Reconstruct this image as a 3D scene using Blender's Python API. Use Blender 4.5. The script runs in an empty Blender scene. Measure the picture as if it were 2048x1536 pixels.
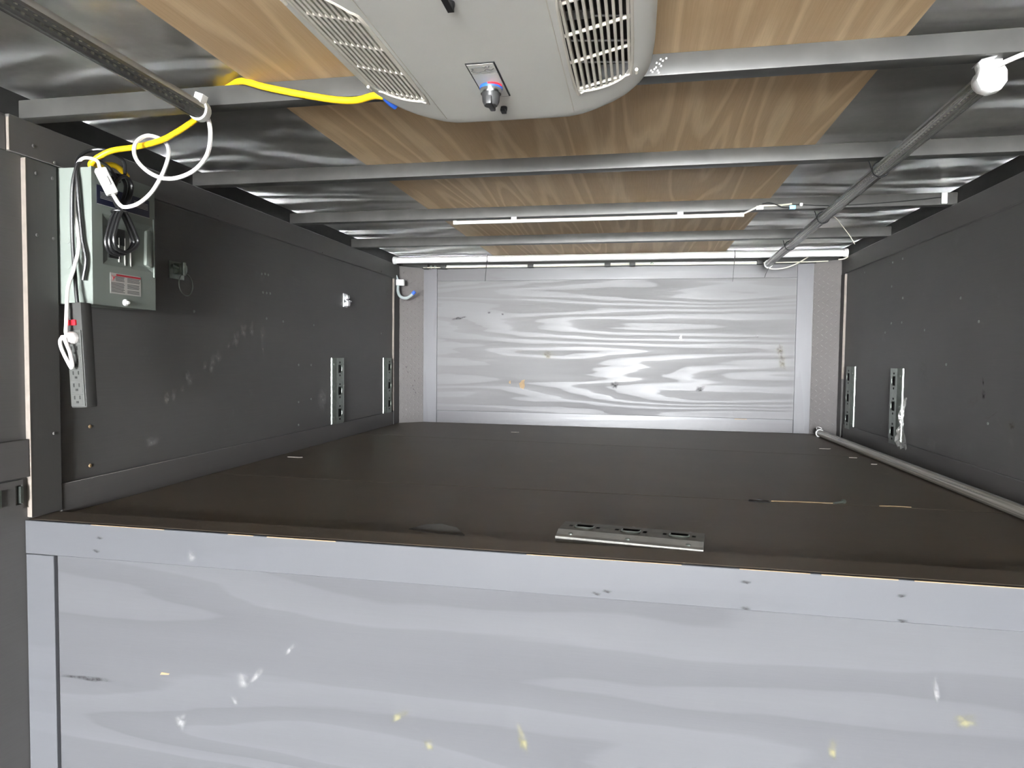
import bpy, bmesh, math, random
from mathutils import Vector, Matrix
random.seed(7)
S = bpy.context.scene
C = S.collection

# ------------------------------------------------------------------ camera, world, light, exposure
# X right across the trailer, Y forward to the nose, Z up; the raised deck is z = 0, its front step y = 0
W = 2.40            # inside width
NOSE = 2.485        # nose panel
CORNER = 2.37       # where the bevelled corner plates start
REAR = -9.0         # open rear end of the trailer
LOWZ = -1.20        # main floor level
YAW, PITCH, ROLL = 0.187, -0.0418, 0.0113
cam = bpy.data.cameras.new('camera'); camo = bpy.data.objects.new('camera', cam); C.objects.link(camo)
fw = Vector((-math.sin(YAW)*math.cos(PITCH), math.cos(YAW)*math.cos(PITCH), math.sin(PITCH)))
rt = Vector((math.cos(YAW), math.sin(YAW), 0)); upv = rt.cross(fw)
r2 = math.cos(ROLL)*rt + math.sin(ROLL)*upv; u2 = -math.sin(ROLL)*rt + math.cos(ROLL)*upv
m = Matrix((r2, u2, -fw)).transposed().to_4x4(); m.translation = Vector((1.3669, -1.2504, 0.3944))
camo.matrix_world = m
cam.sensor_width = 36; cam.lens = 1311.4*36/2048; cam.clip_start = 0.02; cam.clip_end = 300
S.camera = camo

wd = bpy.data.worlds.new('overcast_sky'); S.world = wd; wd.use_nodes = True
bg = wd.node_tree.nodes['Background']; bg.inputs[0].default_value = (0.93, 0.965, 1.0, 1); bg.inputs[1].default_value = 1.0
# daylight enters only by the open rear end: a portal there guides the sampling of the sky
pl = bpy.data.lights.new('rear_door_daylight', 'AREA'); pl.shape = 'RECTANGLE'; pl.size = W; pl.size_y = 2.12
pl.cycles.is_portal = True
plo = bpy.data.objects.new('rear_door_daylight', pl); C.objects.link(plo)
plo.location = (W/2, REAR+0.01, (LOWZ+0.95)/2); plo.rotation_euler = (math.radians(90), 0, 0)
S.view_settings.view_transform = 'Standard'; S.view_settings.look = 'None'
S.view_settings.gamma = 1; S.view_settings.use_curve_mapping = False
S.view_settings.exposure = 8.0

# ------------------------------------------------------------------ materials
def nodes(name):
    mt = bpy.data.materials.new(name); mt.use_nodes = True
    nt = mt.node_tree; return mt, nt, nt.nodes['Principled BSDF']
def N(nt, t, **k):
    n = nt.nodes.new(t)
    for a, b in k.items(): setattr(n, a, b)
    return n
def setin(n, **k):
    for a, b in k.items(): n.inputs[a.replace('_', ' ')].default_value = b
def ramp(nt, pts, interp='LINEAR'):
    n = N(nt, 'ShaderNodeValToRGB'); cr = n.color_ramp; cr.interpolation = interp
    while len(cr.elements) < len(pts): cr.elements.new(0.5)
    for e, (p, c) in zip(cr.elements, pts):
        e.position = p; e.color = (c, c, c, 1) if not hasattr(c, '__len__') else (*c, 1)
    return n
def math_(nt, op, a, b=None):
    n = N(nt, 'ShaderNodeMath', operation=op)
    for i, v in enumerate((a, b)):
        if v is None: continue
        if hasattr(v, 'is_linked'): nt.links.new(v, n.inputs[i])
        else: n.inputs[i].default_value = v
    return n.outputs[0]
def coords(nt, scale, loc=(0, 0, 0)):
    tc = N(nt, 'ShaderNodeTexCoord'); mp = N(nt, 'ShaderNodeMapping')
    mp.inputs['Scale'].default_value = scale; mp.inputs['Location'].default_value = loc
    nt.links.new(tc.outputs['Object'], mp.inputs['Vector']); return mp.outputs[0]
def noise(nt, vec, scale=1, detail=2, rough=.5, dist=0):
    n = N(nt, 'ShaderNodeTexNoise'); nt.links.new(vec, n.inputs['Vector'])
    setin(n, Scale=scale, Detail=detail, Roughness=rough, Distortion=dist); return n.outputs['Fac']
def mixc(nt, f, a, b):
    n = N(nt, 'ShaderNodeMix', data_type='RGBA')
    for i, v in ((0, f), (6, a), (7, b)):
        if hasattr(v, 'is_linked'): nt.links.new(v, n.inputs[i])
        else: n.inputs[i].default_value = v if i == 0 else (*v, 1)
    return n.outputs[2]
def bump(nt, b, h, strength, dist=.001):
    n = N(nt, 'ShaderNodeBump'); setin(n, Strength=strength, Distance=dist)
    nt.links.new(h, n.inputs['Height']); nt.links.new(n.outputs[0], b.inputs['Normal'])

def plain(name, col, rough=.5, metal=0, var=.06, vscale=40, spec=.5):
    mt, nt, b = nodes(name)
    v = noise(nt, coords(nt, (1, 1, 1)), vscale, 3)
    nt.links.new(mixc(nt, v, tuple(c*(1-var) for c in col), tuple(min(1, c*(1+var)) for c in col)), b.inputs['Base Color'])
    setin(b, Roughness=rough, Metallic=metal); b.inputs['Specular IOR Level'].default_value = spec
    return mt
def wood(name, axis, dark, light, rings=9, low=1.0, ratio=7, rough=(.35, .5), seed=(0, 0, 0), soft=.06, fibre=.25, dirt=0, bumps=.15, pts=None, jit=.35, spec=.5):
    """plywood veneer: contour lines of a stretched noise field, with fine fibres along the grain"""
    mt, nt, b = nodes(name)
    i = 'xyz'.index(axis)
    sc = [low*ratio]*3; sc[i] = low
    n1 = noise(nt, coords(nt, sc, seed), 1, 1.5, .35, .25)
    n2 = noise(nt, coords(nt, [c*5 for c in sc], seed), 1, 2, .5)
    v = math_(nt, 'ADD', math_(nt, 'MULTIPLY', n1, rings), math_(nt, 'MULTIPLY', n2, jit))
    fr = math_(nt, 'FRACT', v)
    band = ramp(nt, pts or [(0, .9), (.42, .65), (.42+soft, .18), (.95, .45), (1, .9)]); nt.links.new(fr, band.inputs[0])
    fs = [420]*3; fs[i] = 9
    fb = noise(nt, coords(nt, fs), 1, 2, .6)
    fac = math_(nt, 'ADD', math_(nt, 'MULTIPLY', band.outputs[0], 1-fibre), math_(nt, 'MULTIPLY', fb, fibre))
    col = mixc(nt, fac, dark, light)
    if dirt:
        d = noise(nt, coords(nt, (2.2, 2.2, 2.2), seed), 1, 5, .65)
        dr = ramp(nt, [(.5, 0), (.75, dirt)]); nt.links.new(d, dr.inputs[0])
        col = mixc(nt, dr.outputs[0], col, tuple(c*.35 for c in dark))
    nt.links.new(col, b.inputs['Base Color'])
    rr = N(nt, 'ShaderNodeMapRange'); nt.links.new(fac, rr.inputs[0])
    rr.inputs[3].default_value = rough[1]; rr.inputs[4].default_value = rough[0]
    nt.links.new(rr.outputs[0], b.inputs['Roughness']); b.inputs['Specular IOR Level'].default_value = spec
    bump(nt, b, fac, bumps, .001)
    return mt
def painted(name, col, axis='y', rough=.5, var=.12):
    """flat dark paint over plywood: faint roller blotches, long fibres, dusty scuffs"""
    mt, nt, b = nodes(name)
    i = 'xyz'.index(axis)
    n1 = noise(nt, coords(nt, (3, 3, 3)), 1, 4, .6)
    fs = [260]*3; fs[i] = 6
    n2 = noise(nt, coords(nt, fs), 1, 3, .6)
    fac = math_(nt, 'ADD', math_(nt, 'MULTIPLY', n1, .6), math_(nt, 'MULTIPLY', n2, .4))
    c = mixc(nt, fac, tuple(x*(1-var*2) for x in col), tuple(x*(1+var*2) for x in col))
    n3 = noise(nt, coords(nt, (7, 7, 7), (3, 5, 1)), 1, 6, .7)
    dr = ramp(nt, [(.62, 0), (.8, .35)]); nt.links.new(n3, dr.inputs[0])
    c = mixc(nt, dr.outputs[0], c, tuple(x*1.9+.01 for x in col))
    nt.links.new(c, b.inputs['Base Color'])
    setin(b, Roughness=rough)
    bump(nt, b, n2, .12, .0008)
    return mt

M = {}
M['wall'] = painted('charcoal_painted_plywood', (.105, .102, .098), 'y', .5)
M['trim'] = painted('charcoal_painted_trim', (.108, .103, .099), 'y', .5, .08)
M['trimz'] = painted('charcoal_painted_upright', (.070, .067, .064), 'z', .5, .08)
M['floor'] = painted('brown_black_deck', (.118, .093, .070), 'x', .5, .16)
M['lower'] = painted('worn_main_floor', (.30, .27, .24), 'y', .6, .2)
M['nose'] = wood('grey_stained_nose_panel', 'x', (.108, .104, .105), (.142, .139, .143), 11, .45, 14, (.31, .62), (3.1, 0, 1.7), .03, jit=.8, spec=.4)
M['nosetrim'] = wood('grey_nose_trim', 'x', (.085, .080, .084), (.112, .110, .116), 5, .4, 16, (.26, .38), (7, 0, 2.2))
M['noseup'] = wood('grey_nose_upright', 'z', (.105, .103, .108), (.15, .148, .157), 4, .6, 9, (.26, .36), (1, 0, 5))
M['step'] = wood('grey_stained_step_panel', 'x', (.068, .0685, .073), (.094, .095, .101), 8, .42, 8, (.45, .75), (5.3, 0, 3.4), .05, spec=.1, jit=.6)
M['steptrim'] = wood('grey_step_trim', 'x', (.080, .0815, .088), (.090, .0915, .099), 3, .4, 12, (.42, .6), (2, 0, 9), spec=.12)
M['ply'] = wood('raw_ceiling_plywood', 'y', (.36, .225, .115), (.72, .545, .335), 9, .42, 15, (.45, .6), (4.2, 1.3, 0), .25, .35, .15, .15, [(0, .30), (.5, .42), (.68, .95), (.80, .85), (.92, .30), (1, .30)], .5)
M['plate'] = plain('painted_tread_plate', (.165, .155, .150), .45, 0)
M['rib'] = plain('dark_steel_tube', (.072, .071, .068), .4, .15, .35, 14)
M['rail'] = plain('black_steel_rail', (.03, .03, .029), .55, 0, .3, 30)
M['raw'] = plain('raw_plywood_edge', (.215, .185, .16), .7, 0, .2, 60)
M['rawtan'] = plain('bare_tan_wood', (.27, .185, .10), .7, 0, .2, 60)
M['zinc'] = plain('galvanised_steel', (.27, .30, .27), .34, .9, .3, 60)
M['acbody'] = plain('grey_beige_plastic', (.62, .615, .58), .5, 0, .04, 12)
M['acslat'] = plain('cream_plastic', (.62, .59, .52), .5, 0, .05)
M['acbar'] = plain('ivory_plastic', (.80, .76, .68), .45)
M['dark'] = plain('near_black_plastic_and_shade', (.012, .012, .012), .5, 0, .1, 20)  # also paints the shade inside the E-track slots
M['fin'] = plain('aluminium_fins', (.3, .3, .3), .35, .8, .3, 200)
M['black'] = plain('black_rubber', (.014, .014, .015), .38, 0, .1)
M['white'] = plain('white_plastic', (.80, .80, .79), .4, 0, .03)
M['wcord'] = plain('white_vinyl_cord', (.76, .73, .71), .42, 0, .03)
M['cream'] = plain('cream_wire', (.70, .66, .55), .45)
M['yellow'] = plain('yellow_vinyl_cord', (.86, .55, .012), .4, 0, .05)
M['blue'] = plain('bright_blue_plastic', (.03, .13, .62), .4)
M['lblue'] = plain('pale_blue_connector', (.28, .55, .78), .4)
M['panel'] = plain('grey_green_enamel', (.21, .235, .215), .5, 0, .04, 10, .2)
M['navy'] = plain('navy_label', (.012, .014, .04), .4)
M['paper'] = plain('label_paper', (.45, .44, .42), .6)
M['print'] = plain('grey_print', (.09, .09, .09), .6)
M['red'] = plain('red_print', (.42, .02, .03), .5)
M['redsw'] = plain('red_rocker', (.75, .02, .035), .3)
M['strip'] = plain('dark_grey_abs', (.060, .060, .058), .5, 0, .04, 40, .25)
M['stripface'] = plain('mid_grey_abs', (.082, .084, .080), .5, 0, .04, 40, .3)
M['alu'] = plain('satin_aluminium', (.62, .63, .64), .32, .85, .08, 80)
M['channel'] = plain('dull_aluminium_channel', (.42, .42, .41), .5, .2, .08, 80)
M['greypipe'] = plain('grey_conduit', (.36, .41, .41), .45)
M['led'] = plain('led_phosphor', (.9, .88, .7), .4)
M['pcb'] = plain('grey_led_board', (.22, .22, .215), .5)
M['chrome'] = plain('chrome', (.75, .76, .76), .12, 1, .02)
M['knob'] = plain('charcoal_knob', (.05, .05, .05), .4)
M['sliver'] = plain('dark_rubber_sliver', (.05, .047, .043), .45)
M['zincold'] = plain('dull_old_zinc', (.17, .165, .15), .5, .4, .3, 50)
M['orange'] = plain('bare_wood_splinter', (.6, .33, .1), .7, 0, .2)
M['yelstain'] = plain('yellowish_filler', (.38, .36, .12), .7, 0, .3, 90)
M['spot'] = plain('white_paint_fleck', (.7, .7, .68), .6)
M['concrete'] = plain('concrete_yard', (.42, .41, .39), .85, 0, .15, 2)
# roof metal: wavy thin galvanised sheet
mt, nt, b = nodes('wavy_roof_sheet'); M['roof'] = mt
w1 = noise(nt, coords(nt, (1.5, 4.2, 1)), 1, 1, .4, 1.0); w2 = noise(nt, coords(nt, (30, 30, 30)), 1, 3, .6)
nt.links.new(mixc(nt, w2, (.31, .30, .28), (.42, .405, .38)), b.inputs['Base Color'])
setin(b, Metallic=.85, Roughness=.3); bump(nt, b, w1, .75, .06)
# clear tube cover
mt, nt, b = nodes('clear_tube_cover'); M['clear'] = mt
tr = N(nt, 'ShaderNodeBsdfTransparent'); gl = N(nt, 'ShaderNodeBsdfGlossy'); df = N(nt, 'ShaderNodeBsdfDiffuse')
tr.inputs[0].default_value = (.82, .82, .8, 1); setin(gl, Roughness=.14); df.inputs[0].default_value = (.35, .35, .34, 1)
fn = N(nt, 'ShaderNodeFresnel'); fn.inputs[0].default_value = 1.5
strk = noise(nt, coords(nt, (400, 1.5, 400)), 1, 2)
m1 = N(nt, 'ShaderNodeMixShader'); m2 = N(nt, 'ShaderNodeMixShader')
nt.links.new(math_(nt, 'MULTIPLY', strk, .38), m1.inputs[0]); nt.links.new(tr.outputs[0], m1.inputs[1]); nt.links.new(df.outputs[0], m1.inputs[2])
nt.links.new(math_(nt, 'ADD', fn.outputs[0], .04), m2.inputs[0]); nt.links.new(m1.outputs[0], m2.inputs[1]); nt.links.new(gl.outputs[0], m2.inputs[2])
nt.links.new(m2.outputs[0], nt.nodes['Material Output'].inputs[0])
def dusty(name, k, col):
    mt, nt, b = nodes(name)
    tr = N(nt, 'ShaderNodeBsdfTransparent'); gl = N(nt, 'ShaderNodeBsdfGlossy'); df = N(nt, 'ShaderNodeBsdfDiffuse')
    tr.inputs[0].default_value = (.85, .85, .83, 1); setin(gl, Roughness=.2); df.inputs[0].default_value = (*col, 1)
    fn = N(nt, 'ShaderNodeFresnel'); fn.inputs[0].default_value = 1.5
    st = noise(nt, coords(nt, (350, 2, 350)), 1, 2); rp = ramp(nt, [(.3, k*.5), (.7, min(1, k*1.4))]); nt.links.new(st, rp.inputs[0])
    m1 = N(nt, 'ShaderNodeMixShader'); m2 = N(nt, 'ShaderNodeMixShader')
    nt.links.new(rp.outputs[0], m1.inputs[0]); nt.links.new(tr.outputs[0], m1.inputs[1]); nt.links.new(df.outputs[0], m1.inputs[2])
    nt.links.new(math_(nt, 'ADD', fn.outputs[0], .05), m2.inputs[0]); nt.links.new(m1.outputs[0], m2.inputs[1]); nt.links.new(gl.outputs[0], m2.inputs[2])
    nt.links.new(m2.outputs[0], nt.nodes['Material Output'].inputs[0]); return mt
M['dusty'] = dusty('dusty_tube_cover', .5, (.42, .41, .38))
M['dustier'] = dusty('grimy_tube_cover', .75, (.50, .47, .41))
# crinkled clear film
mt, nt, b = nodes('clear_film'); M['film'] = mt
tr = N(nt, 'ShaderNodeBsdfTransparent'); gl = N(nt, 'ShaderNodeBsdfGlossy'); setin(gl, Roughness=.08)
df = N(nt, 'ShaderNodeBsdfDiffuse'); df.inputs[0].default_value = (.6, .6, .57, 1)
h = noise(nt, coords(nt, (60, 60, 60)), 1, 4, .6); bn = N(nt, 'ShaderNodeBump'); setin(bn, Strength=1, Distance=.01)
nt.links.new(h, bn.inputs['Height']); nt.links.new(bn.outputs[0], gl.inputs['Normal'])
m1 = N(nt, 'ShaderNodeMixShader'); m1.inputs[0].default_value = .45; m2 = N(nt, 'ShaderNodeMixShader'); m2.inputs[0].default_value = .45
nt.links.new(tr.outputs[0], m2.inputs[1]); nt.links.new(df.outputs[0], m2.inputs[2])
nt.links.new(m2.outputs[0], m1.inputs[1]); nt.links.new(gl.outputs[0], m1.inputs[2]); nt.links.new(m1.outputs[0], nt.nodes['Material Output'].inputs[0])
# soft-edged smears (own shape, fading at the rim)
def smear_mat(name, col, k=.6):
    mt, nt, b = nodes(name)
    at = N(nt, 'ShaderNodeAttribute'); at.attribute_name = 'fade'
    nz = noise(nt, coords(nt, (55, 55, 55)), 1, 4, .6)
    rp = ramp(nt, [(.35, 0), (.65, 1)]); nt.links.new(nz, rp.inputs[0])
    f = math_(nt, 'MULTIPLY', math_(nt, 'MULTIPLY', at.outputs['Fac'], rp.outputs[0]), k)
    tr = N(nt, 'ShaderNodeBsdfTransparent'); mx = N(nt, 'ShaderNodeMixShader')
    b.inputs['Base Color'].default_value = (*col, 1); setin(b, Roughness=.7)
    nt.links.new(f, mx.inputs[0]); nt.links.new(tr.outputs[0], mx.inputs[1]); nt.links.new(b.outputs[0], mx.inputs[2])
    nt.links.new(mx.outputs[0], nt.nodes['Material Output'].inputs[0]); return mt
M['smear'] = smear_mat('pale_dust_smear', (.9, .88, .85), .36)
M['smearf'] = smear_mat('faint_dust_smear', (.9, .88, .85), .13)
M['smearw'] = smear_mat('whitish_scrape', (.3, .3, .3), .6)
M['smeary'] = smear_mat('yellow_scrape', (.26, .24, .10), .6)
M['smeark'] = smear_mat('dark_mark', (.02, .02, .02), .9)

# ------------------------------------------------------------------ mesh kit
class B:
    def __init__(s): s.V = []; s.F = []
    def add(s, V, F):
        o = len(s.V); s.V += [tuple(v) for v in V]; s.F += [tuple(i+o for i in f) for f in F]; return s
    def box(s, a, b, mt=None):
        x0, y0, z0 = a; x1, y1, z1 = b
        V = [(x0,y0,z0),(x1,y0,z0),(x1,y1,z0),(x0,y1,z0),(x0,y0,z1),(x1,y0,z1),(x1,y1,z1),(x0,y1,z1)]
        if mt is not None: V = [mt @ Vector(v) for v in V]
        return s.add(V, [(0,3,2,1),(4,5,6,7),(0,1,5,4),(1,2,6,5),(2,3,7,6),(3,0,4,7)])
    def prism(s, poly, axis, a, b):
        """extrude a 2D polygon along an axis; polygon axes are the other two in x, y, z order"""
        i = 'xyz'.index(axis); n = len(poly)
        def P(q, h):
            v = list(q); v.insert(i, h); return v
        V = [P(q, a) for q in poly]+[P(q, b) for q in poly]
        F = [tuple(range(n))[::-1], tuple(range(n, 2*n))]+[(k, (k+1) % n, n+(k+1) % n, n+k) for k in range(n)]
        return s.add(V, F)
    def tube(s, pts, r, n=8, smooth=3, closed=False, cap=True, flat=1.0):
        P = [Vector(p) for p in pts]
        if smooth > 1: P = spline(P, smooth, closed)
        m_ = len(P); V = []; F = []
        up = Vector((0, 0, 1)); prev = None
        for k in range(m_):
            if closed: t = P[(k+1) % m_]-P[k-1]
            else: t = P[min(k+1, m_-1)]-P[max(k-1, 0)]
            t.normalize()
            if prev is None:
                a = t.orthogonal().normalized() if abs(t.z) > .9 else t.cross(up).normalized()
            else:
                a = (prev-t*prev.dot(t)).normalized()
            prev = a; c = t.cross(a)
            rr = r[k*len(r)//m_] if hasattr(r, '__len__') else r
            for j in range(n):
                w = 2*math.pi*j/n; V.append(P[k]+a*math.cos(w)*rr+c*math.sin(w)*rr*flat)
        for k in range(m_ if closed else m_-1):
            k2 = (k+1) % m_
            for j in range(n): F.append((k*n+j, k*n+(j+1) % n, k2*n+(j+1) % n, k2*n+j))
        if cap and not closed: F += [tuple(range(n))[::-1], tuple((m_-1)*n+j for j in range(n))]
        return s.add(V, F)
    def cyl(s, p0, p1, r0, r1=None, n=16):
        p0, p1 = Vector(p0), Vector(p1); r1 = r0 if r1 is None else r1
        t = (p1-p0).normalized(); a = t.orthogonal().normalized(); c = t.cross(a)
        V = [p+a*math.cos(2*math.pi*j/n)*r+c*math.sin(2*math.pi*j/n)*r for p, r in ((p0, r0), (p1, r1)) for j in range(n)]
        return s.add(V, [tuple(range(n))[::-1], tuple(range(n, 2*n))]+[(j, (j+1) % n, n+(j+1) % n, n+j) for j in range(n)])
    def lathe(s, prof, c, ax, n=20):
        """prof: (radius, distance along ax)"""
        c = Vector(c); t = Vector(ax).normalized(); a = t.orthogonal().normalized(); d = t.cross(a); V = []; F = []
        for r, h in prof:
            for j in range(n):
                w = 2*math.pi*j/n; V.append(c+t*h+(a*math.cos(w)+d*math.sin(w))*max(r, 1e-5))
        for k in range(len(prof)-1):
            for j in range(n): F.append((k*n+j, k*n+(j+1) % n, (k+1)*n+(j+1) % n, (k+1)*n+j))
        F += [tuple(range(n))[::-1], tuple((len(prof)-1)*n+j for j in range(n))]
        return s.add(V, F)
def spline(P, k, closed=False):
    n = len(P); out = []
    for i in range(n if closed else n-1):
        p1, p2 = P[i], P[(i+1) % n]
        p0 = P[i-1] if (closed or i > 0) else p1*2-p2
        p3 = P[(i+2) % n] if (closed or i+2 < n) else p2*2-p1
        for j in range(k):
            t = j/k
            out.append(.5*((2*p1)+(p2-p0)*t+(2*p0-5*p1+4*p2-p3)*t*t+(3*p1-p0-3*p2+p3)*t**3))
    if not closed: out.append(P[-1])
    return out
def obj(name, b, mat, parent=None, local=False, bevel=0, seg=2, smooth=True, label=None):
    me = bpy.data.meshes.new(name)
    off = Vector((0, 0, 0)) if (parent is None or local) else Vector(parent.get('_o', (0, 0, 0)))
    me.from_pydata([Vector(v)-off for v in b.V], [], b.F); me.update()
    bm = bmesh.new(); bm.from_mesh(me); bmesh.ops.recalc_face_normals(bm, faces=bm.faces)
    if bevel:
        es = [e for e in bm.edges if len(e.link_faces) == 2 and e.calc_face_angle(0) > .5]
        bmesh.ops.bevel(bm, geom=es, offset=bevel, segments=seg, profile=.6, affect='EDGES', clamp_overlap=True)
    bm.to_mesh(me); bm.free()
    if smooth:
        me.shade_smooth(); me.set_sharp_from_angle(angle=.7)
    me.materials.append(M[mat] if isinstance(mat, str) else mat)
    o = bpy.data.objects.new(name, me); C.objects.link(o)
    if parent is not None: o.parent = parent
    if label: o['label'] = label
    return o
def tag(o, label, cat, group=None):
    o['label'] = label; o['category'] = cat
    if group: o['group'] = group
    return o
def thing(name, label, cat, loc=(0, 0, 0), group=None):
    o = bpy.data.objects.new(name, None); o.empty_display_size = .05; C.objects.link(o)
    o.location = loc; o['_o'] = tuple(loc); return tag(o, label, cat, group)
def struct(name, b, mat, label=None, **k):
    o = obj(name, b, mat, **k); o['kind'] = 'structure'
    if label: o['label'] = label
    return o
def box(a, b): return B().box(a, b)
def frame_map(p, axis):
    """matrix: local x,y in the surface plane, local z out of it. axis: '+x' on left wall, '-x' right wall, '-y' front faces, '+z' floor"""
    ax = {'+x': ((0, 1, 0), (0, 0, 1), (1, 0, 0)), '-x': ((0, -1, 0), (0, 0, 1), (-1, 0, 0)), '-y': ((1, 0, 0), (0, 0, 1), (0, -1, 0)), '+z': ((1, 0, 0), (0, 1, 0), (0, 0, 1))}[axis]
    mm = Matrix([Vector(a) for a in ax]).transposed().to_4x4(); mm.translation = Vector(p); return mm

# ------------------------------------------------------------------ the shell
T = .012
def wallbox(x0, x1): return (x0, x1)
wl = struct('wall_left', box((-.03, REAR, LOWZ), (0, NOSE+.06, .9655)), 'wall', 'dark charcoal painted plywood side wall carrying the electrical panel')
wr = struct('wall_right', box((W, REAR, LOWZ), (W+.03, NOSE+.06, .9655)), 'wall', 'dark charcoal painted plywood side wall at the right')
# nose: panel plus four boards
wf = struct('wall_front', box((.10, NOSE, -.02), (2.30, NOSE+.03, .91)), 'nose', 'grey stained plywood nose wall with streaky wood grain')
def trim(n, a, b, mat, label, bevel=.0012): return struct('trim_%d' % n, box(a, b), mat, label, bevel=bevel, seg=1)
nx0, nx1, nz0, nz1 = .207, 2.200, .073, .832
trim(1, (.125, NOSE-.008, .0), (nx0, NOSE, .905), 'noseup', 'pale grey upright board at the left of the nose panel')
trim(2, (nx1, NOSE-.008, .0), (2.281, NOSE, .905), 'noseup', 'pale grey upright board at the right of the nose panel')
trim(3, (nx0+.002, NOSE-.007, nz1), (nx1-.002, NOSE, .903), 'nosetrim', 'grey board along the top of the nose panel')
trim(4, (nx0+.002, NOSE-.007, .0), (nx1-.002, NOSE, nz0), 'nosetrim', 'grey board along the bottom of the nose panel')
# bevelled corner tread plates
def corner_plate(side, name, label):
    if side < 0: p, q = Vector((.0, CORNER, 0)), Vector((.127, NOSE-.002, 0))
    else: p, q = Vector((2.279, NOSE-.002, 0)), Vector((W, CORNER, 0))
    d = (q-p); ln = d.length; d.normalize(); nrm = Vector((d.y, -d.x, 0))
    if nrm.y > 0: nrm = -nrm
    b = B(); V = []
    for pt in (p, q, q-nrm*.01, p-nrm*.01): V += [pt+Vector((0, 0, -.01)), pt+Vector((0, 0, .91))]
    b.add(V, [(0, 2, 3, 1), (2, 4, 5, 3), (4, 6, 7, 5), (6, 0, 1, 7), (0, 6, 4, 2), (1, 3, 5, 7)])
    o = struct(name, b, 'plate', label, smooth=False)
    t = B(); k = 0
    zz = .02
    while zz < .88:
        for j in range(7):
            u = (j+.5)/7*ln; v = zz+(.014 if j % 2 else 0); sgn = 1 if (k+j) % 2 else -1
            a = math.radians(45)*sgn; e1 = d*math.cos(a)+Vector((0, 0, math.sin(a))); e2 = -d*math.sin(a)+Vector((0, 0, math.cos(a)))
            c = p+d*u+Vector((0, 0, v))
            t.add([c+e1*.011, c+e2*.0035, c-e1*.011, c-e2*.0035, c+nrm*.0016], [(0, 1, 4), (1, 2, 4), (2, 3, 4), (3, 0, 4)])
        zz += .028; k += 1
    q2 = obj('tread_pattern', t, 'plate', o, smooth=False); q2['kind'] = 'stuff'
    return o
corner_plate(-1, 'wall_corner_left', 'grey tread plate bevelling the nose corner beside the left wall')
corner_plate(1, 'wall_corner_right', 'grey tread plate bevelling the nose corner beside the right wall')
# left wall boards
trim(5, (0, -.028, .832), (T, CORNER-.002, .912), 'trim', 'dark board along the top of the left wall')
trim(6, (0, .010, .012), (T, .090, .830), 'trimz', 'dark upright board beside the electrical panel with bare front edge')
trim(7, (0, .092, .0), (T*.8, 2.285, .075), 'trim', 'dark board along the foot of the left wall')
trim(8, (0, 2.292, .0), (T, CORNER+.004, .830), 'trimz', 'dark upright strip in the left nose corner')
trim(9, (0, REAR, .832), (.005, -.030, .906), 'trim', 'dark board along the top of the left main wall')
# right wall boards
trim(10, (W-T, -.6, .832), (W, CORNER-.002, .912), 'trim', 'dark board along the top of the right wall')
trim(11, (W-T*.8, .0, .0), (W, 2.285, .075), 'trim', 'dark board along the foot of the right wall')
trim(12, (W-T, 2.318, .0), (W, CORNER+.004, .830), 'trimz', 'dark upright strip in the right nose corner')
# raw cut edges of the boards
struct('trim_13', box((.0002, .0085, .014), (T+.0004, .0105, .828)), 'raw', 'pale bare plywood edge of the upright board by the panel')
struct('trim_14', box((.0052, -.0295, .834), (T+.0003, -.0278, .905)), 'raw', 'pale bare edge at the end of the left top board')
struct('trim_15', box((T*.2, 2.2885, .08), (T+.001, 2.2925, .826)), 'raw', 'pale bare edge in the left nose corner')
struct('trim_16', box((W-T-.001, 2.3145, .30), (W-T*.2, 2.3185, .826)), 'raw', 'pale bare edge in the right nose corner')
# neck deck
fl = struct('floor', box((-.02, .013, -.05), (W+.02, NOSE+.01, -.012)), 'floor', 'brown black painted plywood deck of the raised neck')
for (y0, y1, sk) in ((.014, .66, .0), (.664, 1.72, -.07), (1.724, NOSE, -.07)):
    b = B(); ya = lambda y, s: y+(s if .1 < y < 2.4 else 0)
    e0 = .09 if y0 > 1 else 0; e1 = .09 if 1 < y1 < 2 else 0
    b.prism([(.0, y0+e0), (W, y0-e0), (W, y1-e1), (0, y1+e1)], 'z', -.012, 0)
    obj('plywood_panel', b, 'floor', fl, bevel=.0015, seg=1)
struct('trim_17', B().prism([(.0, T+.0004), (W, T+.0004), (W, .100), (0, .088)], 'z', .0, .009), 'floor', 'dark flat strip along the front edge of the deck', bevel=.001, seg=1)
# step face below the deck
ws = struct('wall_step', box((-.02, T, LOWZ), (W+.02, T+.03, -.012)), 'step', 'tall pale grey plywood step face below the deck')
trim(18, (.002, 0, -.068), (W-.002, T, .0085), 'steptrim', 'pale grey board along the top of the step face')
trim(19, (.002, .001, LOWZ), (.076, T, -.0695), 'steptrim', 'pale grey upright board at the left of the step face')
b = B()
x = .02
while x < W-.05:
    ln = random.uniform(.05, .3); d = random.uniform(.0006, .0014)
    if x > 1.15 or random.random() < .2: b.box((x, -.0006, .0085-d), (min(x+ln, W-.01), .002, .0089))
    x += ln+random.uniform(.005, .12 if x > 1 else .3)
e = obj('bare_splinter_edge', b, 'rawtan', None); e.parent = bpy.data.objects['trim_18']; e['kind'] = 'stuff'
# lower main body
struct('floor_main', box((-.02, REAR, LOWZ-.05), (W+.02, .03, LOWZ)), 'lower', 'worn main floor behind the camera')
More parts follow.
